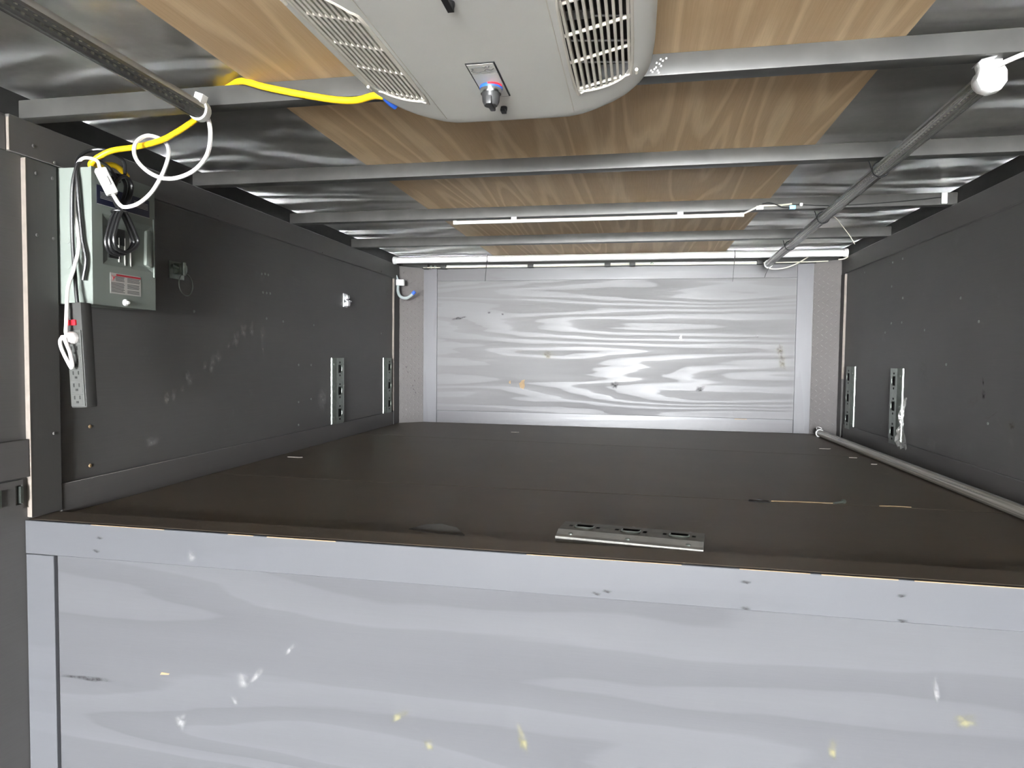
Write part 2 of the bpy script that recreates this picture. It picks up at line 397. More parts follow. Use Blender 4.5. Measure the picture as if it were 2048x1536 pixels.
# ceiling: metal skin with ply strip, beams and rails
ce = struct('ceiling', box((-.03, REAR, .966), (W+.03, NOSE+.05, .975)), 'roof', 'thin wavy dark metal roof skin')
px0, px1 = .575, 1.812
for (y0, y1) in ((-1.25, 1.184), (1.186, 2.37)):
    obj('plywood_panel', box((px0, y0, .953), (px1, y1, .9655)), 'ply', ce, label='bare tan plywood strip on the ceiling')
for k, y0 in enumerate((.002, .585, 1.165, 1.735)):
    obj('roof_beam', box((.004, y0, .912), (W-.004, y0+.038, .952)), 'rib', ce, bevel=.0025, label='dark square steel tube roof beam')
for xx in (0, W):
    s_ = 1 if xx == 0 else -1
    obj('side_rail', box((min(xx-s_*.03, xx+s_*.0035), REAR, .9125), (max(xx-s_*.03, xx+s_*.0035), CORNER+.05, .9655)), 'rail', ce, label='black steel rail above the side wall')
obj('nose_rail', box((-.03, NOSE-.03, .9125), (W+.03, NOSE+.04, .9655)), 'rail', ce, label='black steel rail above the nose panel')
struct('wall_nose_light_seal', box((-.03, NOSE+.031, -.06), (W+.03, NOSE+.06, .9655)), 'rail', 'unseen outer skin added behind the nose panel to stop daylight leaks')  # unseen, added to keep daylight from leaking in at the nose corners
struct('wall_sill', box((-.03, NOSE-.012, .905), (W+.03, NOSE+.04, .9125)), 'rail', 'thin dark ledge above the nose panel')
# wall over the step is open; concrete yard outside the rear end
struct('ground_yard', box((-40, REAR-60, LOWZ-.75), (42, REAR-.2, LOWZ-.7)), 'concrete', 'pale concrete yard outside the rear end')

# ------------------------------------------------------------------ air conditioner
ACX, ACY = 1.125, -.265
def ac_z(dx):
    a = abs(dx)
    return .845 if a < .12 else .845+(min(a, .235)-.12)/.115*.026
def ac_outline(n=72, ax=.262, ay=.298, e=5.0):
    out = []
    for k in range(n):
        w = 2*math.pi*k/n; c, s_ = math.cos(w), math.sin(w)
        r = (abs(c)**e+abs(s_)**e)**(-1/e); out.append((ax*c*r, ay*s_*r))
    return out
ol = ac_outline()
ac = thing('air_conditioner', 'grey plastic ceiling air conditioner with two slatted grilles and a knob', 'air conditioner', (ACX, ACY, .905))
def ac_shell():
    SS = [0.02, .25, .45, .6, .72, .8, .86, .90, .93, .955, .975, .99, 1.0]
    def layer(dz, shrink):
        V = []
        for s_ in SS:
            for (a, c) in ol:
                x, y = a*s_*shrink, c*s_*shrink
                t = max(0, (s_-.86)/.14); z = ac_z(x)
                z = z+(.907-z)*(1-math.sqrt(max(0, 1-t*t)))
                V.append((ACX+x, ACY+y, min(z+dz, .907)))
        return V
    n = len(ol); b = B(); V1 = layer(0, 1); V2 = layer(.004, .985); o2 = len(V1)
    F = []
    for k in range(len(SS)-1):
        for j in range(n):
            q = (k*n+j, k*n+(j+1) % n, (k+1)*n+(j+1) % n, (k+1)*n+j); F.append(q); F.append(tuple(i+o2 for i in q[::-1]))
    F.append(tuple(range(n))); F.append(tuple(range(o2, o2+n))[::-1])
    k = len(SS)-1
    for j in range(n): F.append((k*n+j, k*n+(j+1) % n, o2+k*n+(j+1) % n, o2+k*n+j))
    return b.add(V1+V2, F)
GR = [(.132, -.120), (.145, -.104), (.170, -.098), (.195, -.102), (.215, -.118), (.226, -.150), (.226, -.440), (.222, -.470), (.205, -.474), (.185, -.462), (.160, -.440), (.142, -.415), (.132, -.380)]
house = obj('housing', ac_shell(), 'acbody', ac)
for sg in (-1, 1):
    cb = B().prism([(ACX+sg*a, y) for a, y in GR], 'z', .80, .904)
    cut = obj('cutter', cb, 'dark', None, smooth=False)
    md = house.modifiers.new('cut', 'BOOLEAN'); md.object = cut; md.operation = 'DIFFERENCE'; md.solver = 'EXACT'
    dg = bpy.context.evaluated_depsgraph_get(); dg.update()
    # cutter coordinates are world ones, housing is parented: refresh matrices first
    bpy.context.view_layer.update()
    me2 = bpy.data.meshes.new_from_object(house.evaluated_get(bpy.context.evaluated_depsgraph_get()))
    house.modifiers.clear(); house.data = me2; me2.shade_smooth(); me2.set_sharp_from_angle(angle=.6)
    cm = cut.data; bpy.data.objects.remove(cut); bpy.data.meshes.remove(cm)
house.data.name = 'housing'
if len(house.data.materials) == 0: house.data.materials.append(M['acbody'])
obj('duct_collar', box((ACX-.17, ACY-.19, .9075), (ACX+.17, ACY+.2, .9525)), 'dark', ac)
def gr_span(a, pts=GR):
    ys = []
    n = len(pts)
    for k in range(n):
        (a0, y0), (a1, y1) = pts[k], pts[(k+1) % n]
        if (a0-a)*(a1-a) < 0: ys.append(y0+(y1-y0)*(a-a0)/(a1-a0))
    return (min(ys), max(ys)) if len(ys) >= 2 else None
def gr_aspan(y, pts=GR):
    xs = []; n = len(pts)
    for k in range(n):
        (a0, y0), (a1, y1) = pts[k], pts[(k+1) % n]
        if (y0-y)*(y1-y) < 0: xs.append(a0+(a1-a0)*(y-y0)/(y1-y0))
    return (min(xs), max(xs)) if len(xs) >= 2 else None
for sg in (-1, 1):
    g = obj('grille', B().tube([(ACX+sg*a, y, ac_z(a)+.0005) for a, y in GR], .0028, 6, 3, True), 'acslat', ac, label='slatted air grille on the %s' % ('left' if sg < 0 else 'right'))
    for k in range(10):
        a = .132+.094*(k+.5)/10; sp = gr_span(a)
        z = ac_z(a); w = .0020
        sl = obj('slat', box((ACX+sg*a-w, sp[0], z+.0005), (ACX+sg*a+w, sp[1], z+.010)), 'acslat', g, local=False)
        sl.data.transform(Matrix.Translation(-Vector(ac['_o']))); sl.data.update()
    for y in (-.385, -.30, -.215, -.112):
        sp = gr_aspan(y); b = B()
        a0, a1 = sp; z0, z1 = ac_z(a0)+.0035, ac_z(a1)+.0035
        b.tube([(ACX+sg*a0, y, z0), (ACX+sg*a1, y, z1)], .0027, 6, 1)
        cb = obj('cross_bar', b, 'acbar', g); cb.data.transform(Matrix.Translation(-Vector(ac['_o'])))
    # innards behind the grille
    b = B(); b.box((ACX+sg*.18-.052, -.475, .897), (ACX+sg*.18+.052, -.095, .903))
    obj('vent_cavity', b, 'dark', ac)
    if sg > 0:
        for k in range(5): obj('coil_fin', B().tube([(ACX+.13, -.44+k*.075, .885), (ACX+.226, -.425+k*.075, .885)], .002, 6, 1), 'fin', ac)
        obj('foil_tape', box((ACX+.133, -.300, .883), (ACX+.168, -.280, .886)), 'alu', ac, label='bright foil patch behind the right grille')
    for y in ((-.43, -.14) if sg < 0 else (-.135,)):
        obj('clip_tab', B().cyl((ACX+sg*.233, y, .868), (ACX+sg*.233, y+.014, .868), .0028, n=8), 'acbar', ac)
for sg in (-1, 1):
    obj('panel_seam', B().tube([(ACX+sg*.121, -.50, .8447), (ACX+sg*.121, -.03, .8447)], .0007, 5, 1), 'acslat', ac)
# control plate
pl_ = obj('control_plate', box((1.098, -.253, .8432), (1.145, -.121, .8452)), 'dark', ac, bevel=.0006, seg=1, label='dark framed control label')
pin = obj('plate_face', B().box((1.1005, -.2155, .8428), (1.1425, -.1235, .8434)).box((1.1005, -.2505, .8428), (1.1425, -.2175, .8434)), 'acbody', ac)
lg = B()
lg.tube([(1.104, -.226, .8426), (1.112, -.223, .8426), (1.122, -.225, .8426), (1.130, -.222, .8426), (1.138, -.225, .8426)], .0006, 5)
lg.tube([(1.106, -.238, .8426), (1.112, -.241, .8426), (1.122, -.242, .8426), (1.126, -.238, .8426), (1.129, -.243, .8426), (1.132, -.238, .8426), (1.135, -.244, .8426), (1.139, -.240, .8426)], .0007, 5)
lg.tube([(1.103, -.229, .8426), (1.107, -.234, .8426), (1.104, -.238, .8426)], .0006, 5)
lg.tube([(1.124, -.228, .8426), (1.128, -.233, .8426), (1.134, -.229, .8426), (1.140, -.234, .8426)], .0006, 5)
obj('plate_logo', lg, 'print', ac, label='dark scribbled emblem')
kc = (1.121, -.168, .8428); dn = (0, 0, -1)
obj('dial_base', B().lathe([(.0, 0), (.0185, 0), (.0185, .006), (.017, .013)], kc, dn), 'chrome', ac, label='chrome dial')
obj('dial_band', B().lathe([(.0188, .001), (.0192, .003), (.0192, .005), (.0188, .006)], kc, dn), 'blue', ac, label='blue dial band')
b = B(); b.prism([(1.121+.0195*math.cos(w), -.168+.0195*math.sin(w)) for w in [math.radians(a) for a in range(-95, -10, 12)]]+[(1.121+.0165*math.cos(w), -.168+.0165*math.sin(w)) for w in [math.radians(a) for a in range(-15, -96, -12)]], 'z', .8395, .8425)
obj('dial_mark', b, 'redsw', ac, label='red dial band')
obj('knob', B().lathe([(.0, .010), (.0155, .010), (.014, .026), (.011, .032), (0, .033)], kc, dn), 'knob', ac, label='charcoal control knob')
b = B().box((1.1165, -.187, .808), (1.1255, -.149, .822)); obj('knob_grip', b, 'knob', ac, bevel=.002)
for (lx, ly, l2) in ((1.123, -.070, .012), (1.125, -.425, .030)):
    lt = obj('latch', B().lathe([(0, 0), (.006, 0), (.006, .004), (.0045, .010), (.0, .010)], (lx, ly, .8448), dn, 12).box((lx-.0042, ly-l2, .834), (lx+.0042, ly+.004, .8385)), 'black', ac, label='small black latch')

# ------------------------------------------------------------------ electrical panel
ep = thing('electrical_panel', 'grey green metal breaker box on the left wall with cords hung over it', 'breaker box', (.05, .20, .508))
x1, y0, y1, z0, z1 = .100, .098, .302, .508, .830
obj('cabinet', box((.0005, y0, z0), (x1-.004, y1, z1)), 'panel', ep, bevel=.003)
ry0, ry1, rz0, rz1 = .128, .292, .606, .727
b = B()
for (a, c, d, e) in ((y0-.001, y1+.001, z0-.001, rz0), (y0-.001, y1+.001, rz1, z1+.001), (y0-.001, ry0, rz0, rz1), (ry1, y1+.001, rz0, rz1)): b.box((x1-.0042, a, d), (x1, c, e))
obj('cover', b, 'panel', ep)
# dished door recess: chamfered walls go back from the cover
b = B(); g = .018
V = [(x1-.0005, ry0, rz0), (x1-.0005, ry1, rz0), (x1-.0005, ry1, rz1), (x1-.0005, ry0, rz1), (x1-.0039, ry0+g, rz0+g*.7), (x1-.0039, ry1-g, rz0+g*.7), (x1-.0039, ry1-g, rz1-g*.7), (x1-.0039, ry0+g, rz1-g*.7)]
b.add(V, [(0, 1, 5, 4), (1, 2, 6, 5), (2, 3, 7, 6), (3, 0, 4, 7), (4, 5, 6, 7)])
obj('dished_door', b, 'panel', ep, smooth=False)
b = B().prism([(.264, .622), (.283, .617), (.288, .624), (.288, .708), (.282, .716), (.268, .712)], 'x', x1-.004, x1+.006)
obj('door_pull', b, 'panel', ep, bevel=.004, label='pale curved door pull')
obj('door_edge', box((x1, .2955, .594), (x1+.0035, .2985, .746)), 'panel', ep)
obj('breaker_row', B().box((x1-.0045, .142, .66), (x1-.0015, .20, .70)).box((x1-.0045, .15, .625), (x1-.0015, .185, .645)), 'dark', ep)
for k, (yy, za, zb) in enumerate(((.180, .618, .678), (.199, .612, .680), (.218, .612, .684))): obj('breaker_gap', box((x1-.004, yy, za), (x1-.0008, yy+.0016, zb)), 'paper', ep)
lb = obj('wiring_label', box((x1, .112, .747), (x1+.0006, .283, .792)), 'navy', ep, label='navy printed wiring label')
b = B().box((x1+.0006, .112, .7465), (x1+.0009, .283, .7478))
for k in range(5): b.box((x1+.0006, .122, .762+k*.0035), (x1+.0009, .160, .7633+k*.0035)).box((x1+.0006, .230, .766+k*.0035), (x1+.0009, .278, .7673+k*.0035))
tq = obj('print_lines', b, 'paper', lb); tq.data.transform(Matrix.Translation(-Vector(ep['_o']))); tq['kind'] = 'stuff'
st = obj('warning_sticker', box((x1, .149, .5385), (x1+.0006, .250, .589)), 'paper', ep, label='pale warning sticker with red header')
b = B().box((x1+.0006, .168, .5825), (x1+.0009, .2485, .5872)); rr_ = obj('red_header', b, 'red', st)
b = B()
for col in ((.152, .196), (.2035, .2475)):
    for k in range(13):
        zz = .5795-k*.0031
        if k in (4, 9) and random.random() < .8: continue
        b.box((x1+.0006, col[0]+(.014 if (col[0] < .16 and k < 4) else 0), zz), (x1+.0009, col[1]-random.uniform(0, .006), zz+.0016))
pp = obj('print_lines', b, 'print', st); pp['kind'] = 'stuff'
b = B().tube([(x1+.0008, .154, .583), (x1+.0008, .160, .575), (x1+.0008, .165, .582)], .0007, 4, 1).tube([(x1+.0008, .156, .570), (x1+.0008, .162, .580)], .0007, 4, 1)
pc = obj('warning_symbol', b, 'red', st)
for q in (rr_, pp, pc): q.data.transform(Matrix.Translation(-Vector(ep['_o'])))
obj('cover_screw', B().lathe([(0, 0), (.0085, 0), (.0085, .004), (.004, .006), (.0035, .012), (0, .012)], (x1, .196, .519), (1, 0, 0), 14), 'white', ep, label='white cover screw')
for zz in (.66, .60, .57): obj('knockout', B().lathe([(0, 0), (.009, 0), (.009, .0006), (0, .0006)], (.030, y0-.0, zz), (0, -1, 0), 18), 'panel', ep)

# ------------------------------------------------------------------ power strip
ps = thing('power_strip', 'dark grey six outlet power strip hanging below the breaker box', 'power strip', (.09, .07, .385))
tilt = Matrix.Translation((.092, .062, .386)) @ Matrix.Rotation(math.radians(3), 4, 'Y').inverted()
def psb(a, c): return B().box(a, c, tilt)
obj('body', psb((-.021, -.008, -.122), (.021, .024, .122)), 'strip', ps, bevel=.004)
obj('face', psb((-.0185, -.0105, -.118), (.0185, -.007, .058)), 'stripface', ps, bevel=.0015)
obj('switch', psb((-.014, -.0135, .069), (.008, -.0075, .082)), 'redsw', ps, bevel=.0015, label='red rocker switch')
for k in range(6):
    zc = .040-k*.0285
    ot = obj('outlet', psb((-.015, -.0111, zc-.0125), (.015, -.0100, zc+.0125)), 'stripface', ps, bevel=.0004, seg=1)
    b = psb((-.0085, -.0117, zc+.0005), (-.0058, -.0108, zc+.0088)); b.box((.0058, -.0117, zc+.0005), (.0085, -.0108, zc+.0088), tilt)
    b.box((-.003, -.0117, zc-.0085), (.003, -.0108, zc-.0035), tilt)
    sl = obj('slot', b, 'dark', ot); sl.data.transform(Matrix.Translation(-Vector(ps['_o'])))
bA = [(.083, .070, .506), (.077, .073, .539), (.067, .080, .586), (.060, .083, .657), (.060, .083, .727), (.063, .083, .784), (.066, .089, .821), (.070, .098, .843), (.082, .11, .853), (.098, .12, .850), (.116, .13, .837), (.125, .140, .818), (.122, .157, .808)]
obj('cord', B().tube(bA, .0042, 8), 'black', ps, label='black cord of the power strip')
bB = [(.083, .087, .563), (.092, .087, .610), (.083, .087, .656), (.076, .087, .726), (.071, .087, .796), (.062, .095, .838), (.062, .11, .862), (.069, .13, .878), (.092, .14, .882), (.108, .16, .877), (.116, .18, .864), (.122, .176, .832)]
obj('cord', B().tube(bB, .0042, 8), 'black', ps, label='second run of the black cord')
coil = [(.157, .822), (.141, .803), (.137, .778), (.155, .750), (.177, .727), (.200, .688), (.206, .670), (.192, .650), (.163, .636), (.135, .640), (.125, .659), (.131, .685), (.147, .726), (.171, .756), (.185, .784), (.189, .809), (.176, .823)]
for k in range(3):
    pts = [(.113+k*.009, y+.003*math.sin(k*2+i*.4), z+.004*math.cos(k*1.7+i*.3)) for i, (y, z) in enumerate(coil)]
    obj('cord_coil', B().tube(pts, .0042, 8, 3, True), 'black', ps, label='coiled loop of black cord')
obj('cord_tie', B().tube([(.106, .150, .735), (.118, .146, .738), (.138, .160, .737), (.128, .172, .734), (.108, .168, .733)], .0025, 6, 3, True), 'black', ps)

# ------------------------------------------------------------------ yellow extension cord
yc = thing('extension_cord', 'thick yellow extension cord draped from the air conditioner to the breaker box', 'cord', (.45, .0, .93))
yel = [(.885, -.026, .893), (.859, -.030, .897), (.815, -.014, .897), (.773, -.011, .901), (.724, -.009, .911), (.670, -.009, .923), (.610, -.010, .938), (.560, -.006, .954), (.520, .020, .9589), (.480, .045, .9575), (.440, .065, .945), (.400, .078, .922), (.334, .1, .902), (.266, .12, .888), (.190, .13, .880), (.129, .13, .875), (.096, .12, .856), (.080, .118, .842), (.075, .130, .839), (.083, .155, .850), (.088, .18, .856), (.088, .205, .850), (.086, .225, .8405)]
obj('cord', B().tube(yel, .0068, 10, 4), 'yellow', yc)
obj('plug', B().tube([(.880, -.028, .8955), (.890, -.022, .886), (.897, -.014, .882)], .009, 10, 2), 'blue', yc, label='bright blue plug')

# ------------------------------------------------------------------ LED tubes
def led_tube(name, label, p0, p1, r=.0175, roll=0, group='LED tube lights', capA=True, capB=True, cover='clear', cord=None):
    p0, p1 = Vector(p0), Vector(p1); d = p1-p0; ln = d.length
    o = bpy.data.objects.new(name, None); o.empty_display_size = .05; C.objects.link(o); tag(o, label, 'tube light', group)
    ydir = d.normalized(); zax = Vector((0, 0, 1)); xdir = ydir.cross(zax).normalized(); zax = xdir.cross(ydir)
    mm = Matrix((xdir, ydir, zax)).transposed().to_4x4(); mm.translation = p0
    o.matrix_world = mm @ Matrix.Rotation(roll, 4, 'Y')
    # aluminium back: shallow trough on the upper half
    prof = [(r*math.cos(a), r*math.sin(a)) for a in [math.radians(q) for q in range(20, 161, 14)]]
    prof += [(-r*.78, r*.05), (0, r*.42), (r*.78, r*.05)]
    obj('back_channel', B().prism(prof, 'y', .004, ln-.004), 'channel', o, local=True)
    n = 22; V = []; F = []
    for yy in (.004, ln-.004):
        for k in range(n+1):
            a = math.radians(160)+math.radians(220)*k/n; V.append((r*math.cos(a), yy, r*math.sin(a)))
    for k in range(n): F.append((k, k+1, n+2+k, n+1+k))
    obj('cover', B().add(V, F), cover, o, local=True)
    # two slanted LED boards
    for sg in (-1, 1):
        b = B(); b.add([(sg*r*.72, .01, r*.03), (sg*r*.05, .01, r*.36), (sg*r*.05, ln-.01, r*.36), (sg*r*.72, ln-.01, r*.03),
                        (sg*r*.70, .01, r*.10), (sg*r*.05, .01, r*.42), (sg*r*.05, ln-.01, r*.42), (sg*r*.70, ln-.01, r*.10)],
                       [(0, 1, 2, 3), (7, 6, 5, 4), (0, 4, 5, 1), (3, 2, 6, 7), (0, 3, 7, 4), (1, 5, 6, 2)])
        bd = obj('led_board', b, 'pcb', o, local=True)
        b = B(); yy = .02
        while yy < ln-.02:
            b.box((sg*r*.38-.0016, yy-.002, r*.10), (sg*r*.38+.0016, yy+.002, r*.20)); yy += .016
        ch = obj('led_chips', b, 'led', bd, local=True); ch['kind'] = 'stuff'
    for flag, yy, dr in ((capA, 0, -1), (capB, ln, 1)):
        if not flag: continue
        b = B().lathe([(0, 0), (r*1.12, 0), (r*1.2, .003), (r*1.2, .016), (r*1.05, .018), (0, .018)], (0, yy+dr*.010, 0), (0, -dr, 0), 20)
        obj('end_cap', b, 'white', o, local=True)
    return o
lt1 = led_tube('tube_light', 'clear LED tube light under the ceiling at the upper left, dotted with chips', (.512, -2.40, .886), (.490, -.045, .884), roll=.35, capA=False)
obj('mount_clip', B().box((-.006, 2.335, .012), (.012, 2.352, .030)), 'white', lt1, local=True)
lt2 = led_tube('tube_light', 'dusty clear LED tube light tied under the ceiling beams at the right', (1.957, .048, .884), (2.018, 2.295, .880), roll=-.2, cover='dusty')
cap = B(); cap.prism([(-.024, .000), (-.020, -.018), (-.006, -.027), (.010, -.026), (.022, -.014), (.025, .004), (.020, .020), (.022, .028), (-.016, .028), (-.015, .016)], 'y', -.022, -.002)
obj('junction_cap', cap, 'white', lt2, local=True, bevel=.003, label='white plastic end junction')
obj('clip_plate', B().box((-.018, -.036, .0281), (.022, .000, .0272)), 'alu', lt2, local=True)
obj('lead', B().tube([(.006, -.020, .014), (.018, -.036, .014), (.050, -.046, .016), (.12, -.05, .012), (.25, -.05, .004), (.38, -.04, .0)], .0042, 8), 'wcord', lt2, local=True, label='white lead')
for yy in (.545, 1.13, 1.70):
    b = B().tube([(.0205*math.cos(a), yy, .0205*math.sin(a)+.001) for a in [math.radians(k*30) for k in range(12)]], .0016, 5, 1, True)
    b.tube([(-.0205, yy, 0), (-.022, yy+.006, .030)], .0014, 5, 1)
    obj('cable_tie', b, 'black', lt2, local=True)
obj('tie_tail', B().tube([(-.002, 2.235, -.02), (-.012, 2.262, -.035), (-.026, 2.27, -.062)], .0016, 5), 'black', lt2, local=True)
obj('tail_wire', B().tube([(-.008, 2.252, .006), (-.010, 2.270, -.010), (.005, 2.275, -.020), (.035, 2.272, -.030), (.085, 2.272, -.034), (.14, 2.275, -.024), (.19, 2.28, -.006), (.225, 2.285, .008), (.25, 2.288, .006)], .0028, 7), 'cream', lt2, local=True, label='cream tail wire')
lt3 = led_tube('tube_light', 'long white LED tube light running wall to wall above the nose panel', (.033, 2.25, .9235), (2.368, 2.25, .9235), r=.0175, roll=-.75, cover='white')
for xx in (.530, 1.812):
    b = B().tube([(0+.0205*math.cos(a), xx, .0205*math.sin(a)) for a in [math.radians(k*30) for k in range(12)]], .0016, 5, 1, True)
    obj('cable_tie', b, 'black', lt3, local=True)
    zt = B().tube([(xx+.034, 2.230, .915), (xx+.030, 2.228, .88), (xx+.024, 2.228, .80 if xx < 1 else .785)], .0017, 5)
    q = obj('tie_tail', zt, 'black', None); q.parent = lt3; q.matrix_parent_inverse = (lt3.matrix_world).inverted()
q = obj('lead', B().tube([(2.365, 2.25, .920), (2.378, 2.245, .905), (2.36, 2.24, .893), (2.335, 2.245, .890)], .003, 6), 'cream', None); q.parent = lt3; q.matrix_parent_inverse = lt3.matrix_world.inverted()
lt4 = led_tube('tube_light', 'dusty spare LED tube lying on the deck along the right wall', (2.334, .06, .0185), (2.300, 2.345, .0185), roll=math.pi*.30, cover='dustier')
obj('tail_wire', B().tube([(.0, 2.29, .004), (-.012, 2.315, .004), (-.030, 2.30, .006), (-.032, 2.275, .012), (-.020, 2.262, .018)], .002, 6), 'wcord', lt4, local=True)

# white cord with inline switch from the left tube to the strip
wc = thing('light_cord', 'white cord with inline switch looping from the left tube light to the power strip', 'cord', (.30, .06, .80))
wh = [(.487, -.034, .886), (.496, -.026, .872), (.489, -.01, .842), (.466, .01, .813), (.425, .03, .791), (.375, .045, .780), (.323, .06, .783), (.277, .07, .801), (.243, .075, .829), (.226, .085, .858), (.223, .100, .884), (.236, .120, .9015), (.262, .138, .893), (.284, .126, .864), (.295, .100, .820), (.283, .09, .783), (.258, .095, .759), (.221, .1, .739), (.183, .105, .734), (.165, .108, .742), (.152, .110, .758), (.142, .112, .770)]
obj('cord', B().tube(wh, .0045, 8, 4), 'wcord', wc)
a_, b_ = Vector((.146, .110, .766)), Vector((.121, .100, .824)); ax_ = (b_-a_); ln_ = ax_.length
zq = ax_.normalized(); yq = Vector((.75, -.62, .2)); yq = (yq-zq*yq.dot(zq)).normalized(); xq = yq.cross(zq)
mm = Matrix((xq, yq, zq)).transposed().to_4x4(); mm.translation = (a_+b_)/2
sb = B(); h_ = ln_/2
for zz, w, d in ((-h_, .008, .006), (-h_*.8, .0115, .009), (h_*.8, .0125, .010), (h_, .008, .006)): pass
sb.box((-.0125, -.009, -h_), (.0125, .009, h_), mm)
isw = obj('inline_switch', sb, 'white', wc, bevel=.004, seg=3)
sb = B().box((-.0035, .008, -.012), (.0075, .0125, .010), mm); q = obj('rocker', sb, 'white', isw, bevel=.0015); q.data.transform(Matrix.Translation(-Vector(wc['_o'])))
wh2 = [(.121, .100, .824), (.112, .104, .842), (.092, .106, .851), (.074, .098, .848), (.061, .0935, .822), (.057, .0925, .773), (.057, .0925, .727), (.064, .0925, .684), (.0735, .086, .640), (.074, .070, .585), (.073, .055, .543), (.082, .042, .501), (.085, .036, .455), (.086, .034, .438), (.088, .034, .428), (.080, .030, .426), (.075, .029, .416), (.081, .028, .398), (.092, .033, .369), (.0975, .036, .357), (.100, .036, .366), (.098, .032, .392), (.092, .028, .414), (.087, .027, .428)]
obj('cord', B().tube(wh2, .0040, 8, 4), 'wcord', wc)
pgm = tilt @ Matrix.Translation((0, -.012, .040))
obj('plug', B().lathe([(0, 0), (.0145, 0), (.0145, .010), (.0105, .017), (.0, .018)], pgm.translation, (0, -1, 0), 16).tube([tuple(pgm.translation+Vector((-.002, -.012, 0))), tuple(pgm.translation+Vector((-.016, -.016, 0)))], .006, 8, 1), 'wcord', wc, label='round white plug')

# ------------------------------------------------------------------ slim LED bar under the third beam
sbar = thing('slim_light_bar', 'slim white LED bar fixed under a roof beam', 'light bar', (1.2, 1.162, .905))
obj('bar', box((.692, 1.152, .889), (1.712, 1.164, .901)), 'white', sbar, bevel=.002)
obj('end_cap', box((.680, 1.151, .888), (.693, 1.165, .902)), 'cream', sbar, bevel=.001)
obj('end_cap', box((1.711, 1.151, .888), (1.724, 1.165, .902)), 'cream', sbar, bevel=.001)
for xx in (.9, 1.5): obj('bracket', box((xx, 1.164, .8935), (xx+.02, 1.170, .9125)), 'alu', sbar)
obj('wire', B().tube([(1.712, 1.151, .894), (1.733, 1.150, .903), (1.756, 1.156, .915), (1.775, 1.158, .924), (1.816, 1.158, .924), (1.848, 1.158, .925), (1.88, 1.158, .928)], .003, 7), 'cream', sbar)
obj('wire', B().tube([(1.783, 1.158, .929), (1.805, 1.157, .934), (1.83, 1.156, .926), (1.850, 1.156, .917), (1.873, 1.157, .914)], .0025, 7), 'black', sbar)
obj('clip', box((1.765, 1.156, .912), (1.788, 1.1655, .925)), 'white', sbar, bevel=.001)
obj('connector', box((1.872, 1.150, .909), (1.892, 1.1645, .922)), 'lblue', sbar, bevel=.002, label='pale blue wire connector')
obj('connector', box((1.905, 1.155, .920), (1.915, 1.1645, .930)), 'white', sbar, bevel=.002)
obj('wire', B().tube([(1.885, 1.160, .925), (1.912, 1.162, .925), (1.968, 1.163, .921), (2.063, 1.163, .919), (2.216, 1.163, .926), (2.345, 1.163, .936), (2.352, 1.166, .944)], .0016, 6), 'black', sbar)
obj('clip', box((2.345, 1.157, .914), (2.362, 1.1655, .950)), 'white', sbar, bevel=.001)
tw = obj('loose_wire', B().tube([(2.02, 1.22, .900), (2.060, 1.30, .905), (2.095, 1.36, .893), (2.135, 1.40, .862), (2.162, 1.42, .830)], .0012, 5), 'cream'); tag(tw, 'thin pale loose wire dangling beside the right tube light', 'wire')

# ------------------------------------------------------------------ conduit above the nose panel
cd = thing('wire_conduit', 'pale wire conduit with dark clips running above the nose panel', 'conduit', (1.2, 2.42, .905))
obj('pipe', B().tube([(.26, 2.437, .911), (.8, 2.437, .909), (1.4, 2.437, .911), (2.0, 2.437, .907)], .0085, 8, 4), 'white', cd)
obj('wire', B().tube([(.14, 2.42, .905), (.4, 2.424, .903), (.7, 2.423, .906), (.9, 2.424, .902), (1.3, 2.424, .906), (1.6, 2.424, .902), (2.2, 2.424, .906), (2.33, 2.40, .905)], .003, 6), 'cream', cd)
for xx in (.15, .26, .77, 1.2, 1.335, 2.0): obj('clip', box((xx-.016, 2.418, .898), (xx+.016, 2.4545, .922)), 'rail', cd, bevel=.002)
for xx in (.185, .21, 1.44): obj('bolt', B().lathe([(0, 0), (.009, 0), (.009, .006), (.004, .008), (.004, .013), (0, .013)], (xx, 2.43, .908), (0, -1, 0), 8), 'zinc', cd)
# corner hook of grey tubing on the left
hk = thing('tube_hook', 'grey curved tube hook with blue tip and white block in the left corner', 'hook', (.02, 2.33, .80))
obj('block', box((.0125, 2.318, .792), (.058, 2.342, .826)), 'white', hk, bevel=.002)
obj('hook', B().tube([(.022, 2.325, .795), (.022, 2.322, .765), (.032, 2.32, .737), (.052, 2.318, .722), (.080, 2.316, .721), (.103, 2.315, .734), (.118, 2.314, .748)], .0085, 10, 4), 'greypipe', hk)
obj('tip', B().tube([(.113, 2.3145, .743), (.128, 2.3135, .757)], .0098, 12, 1), 'blue', hk)
obj('strap', B().tube([(.020, 2.326, .824), (.0165, 2.318, .850)], [.008, .002], 6, 1), 'greypipe', hk)

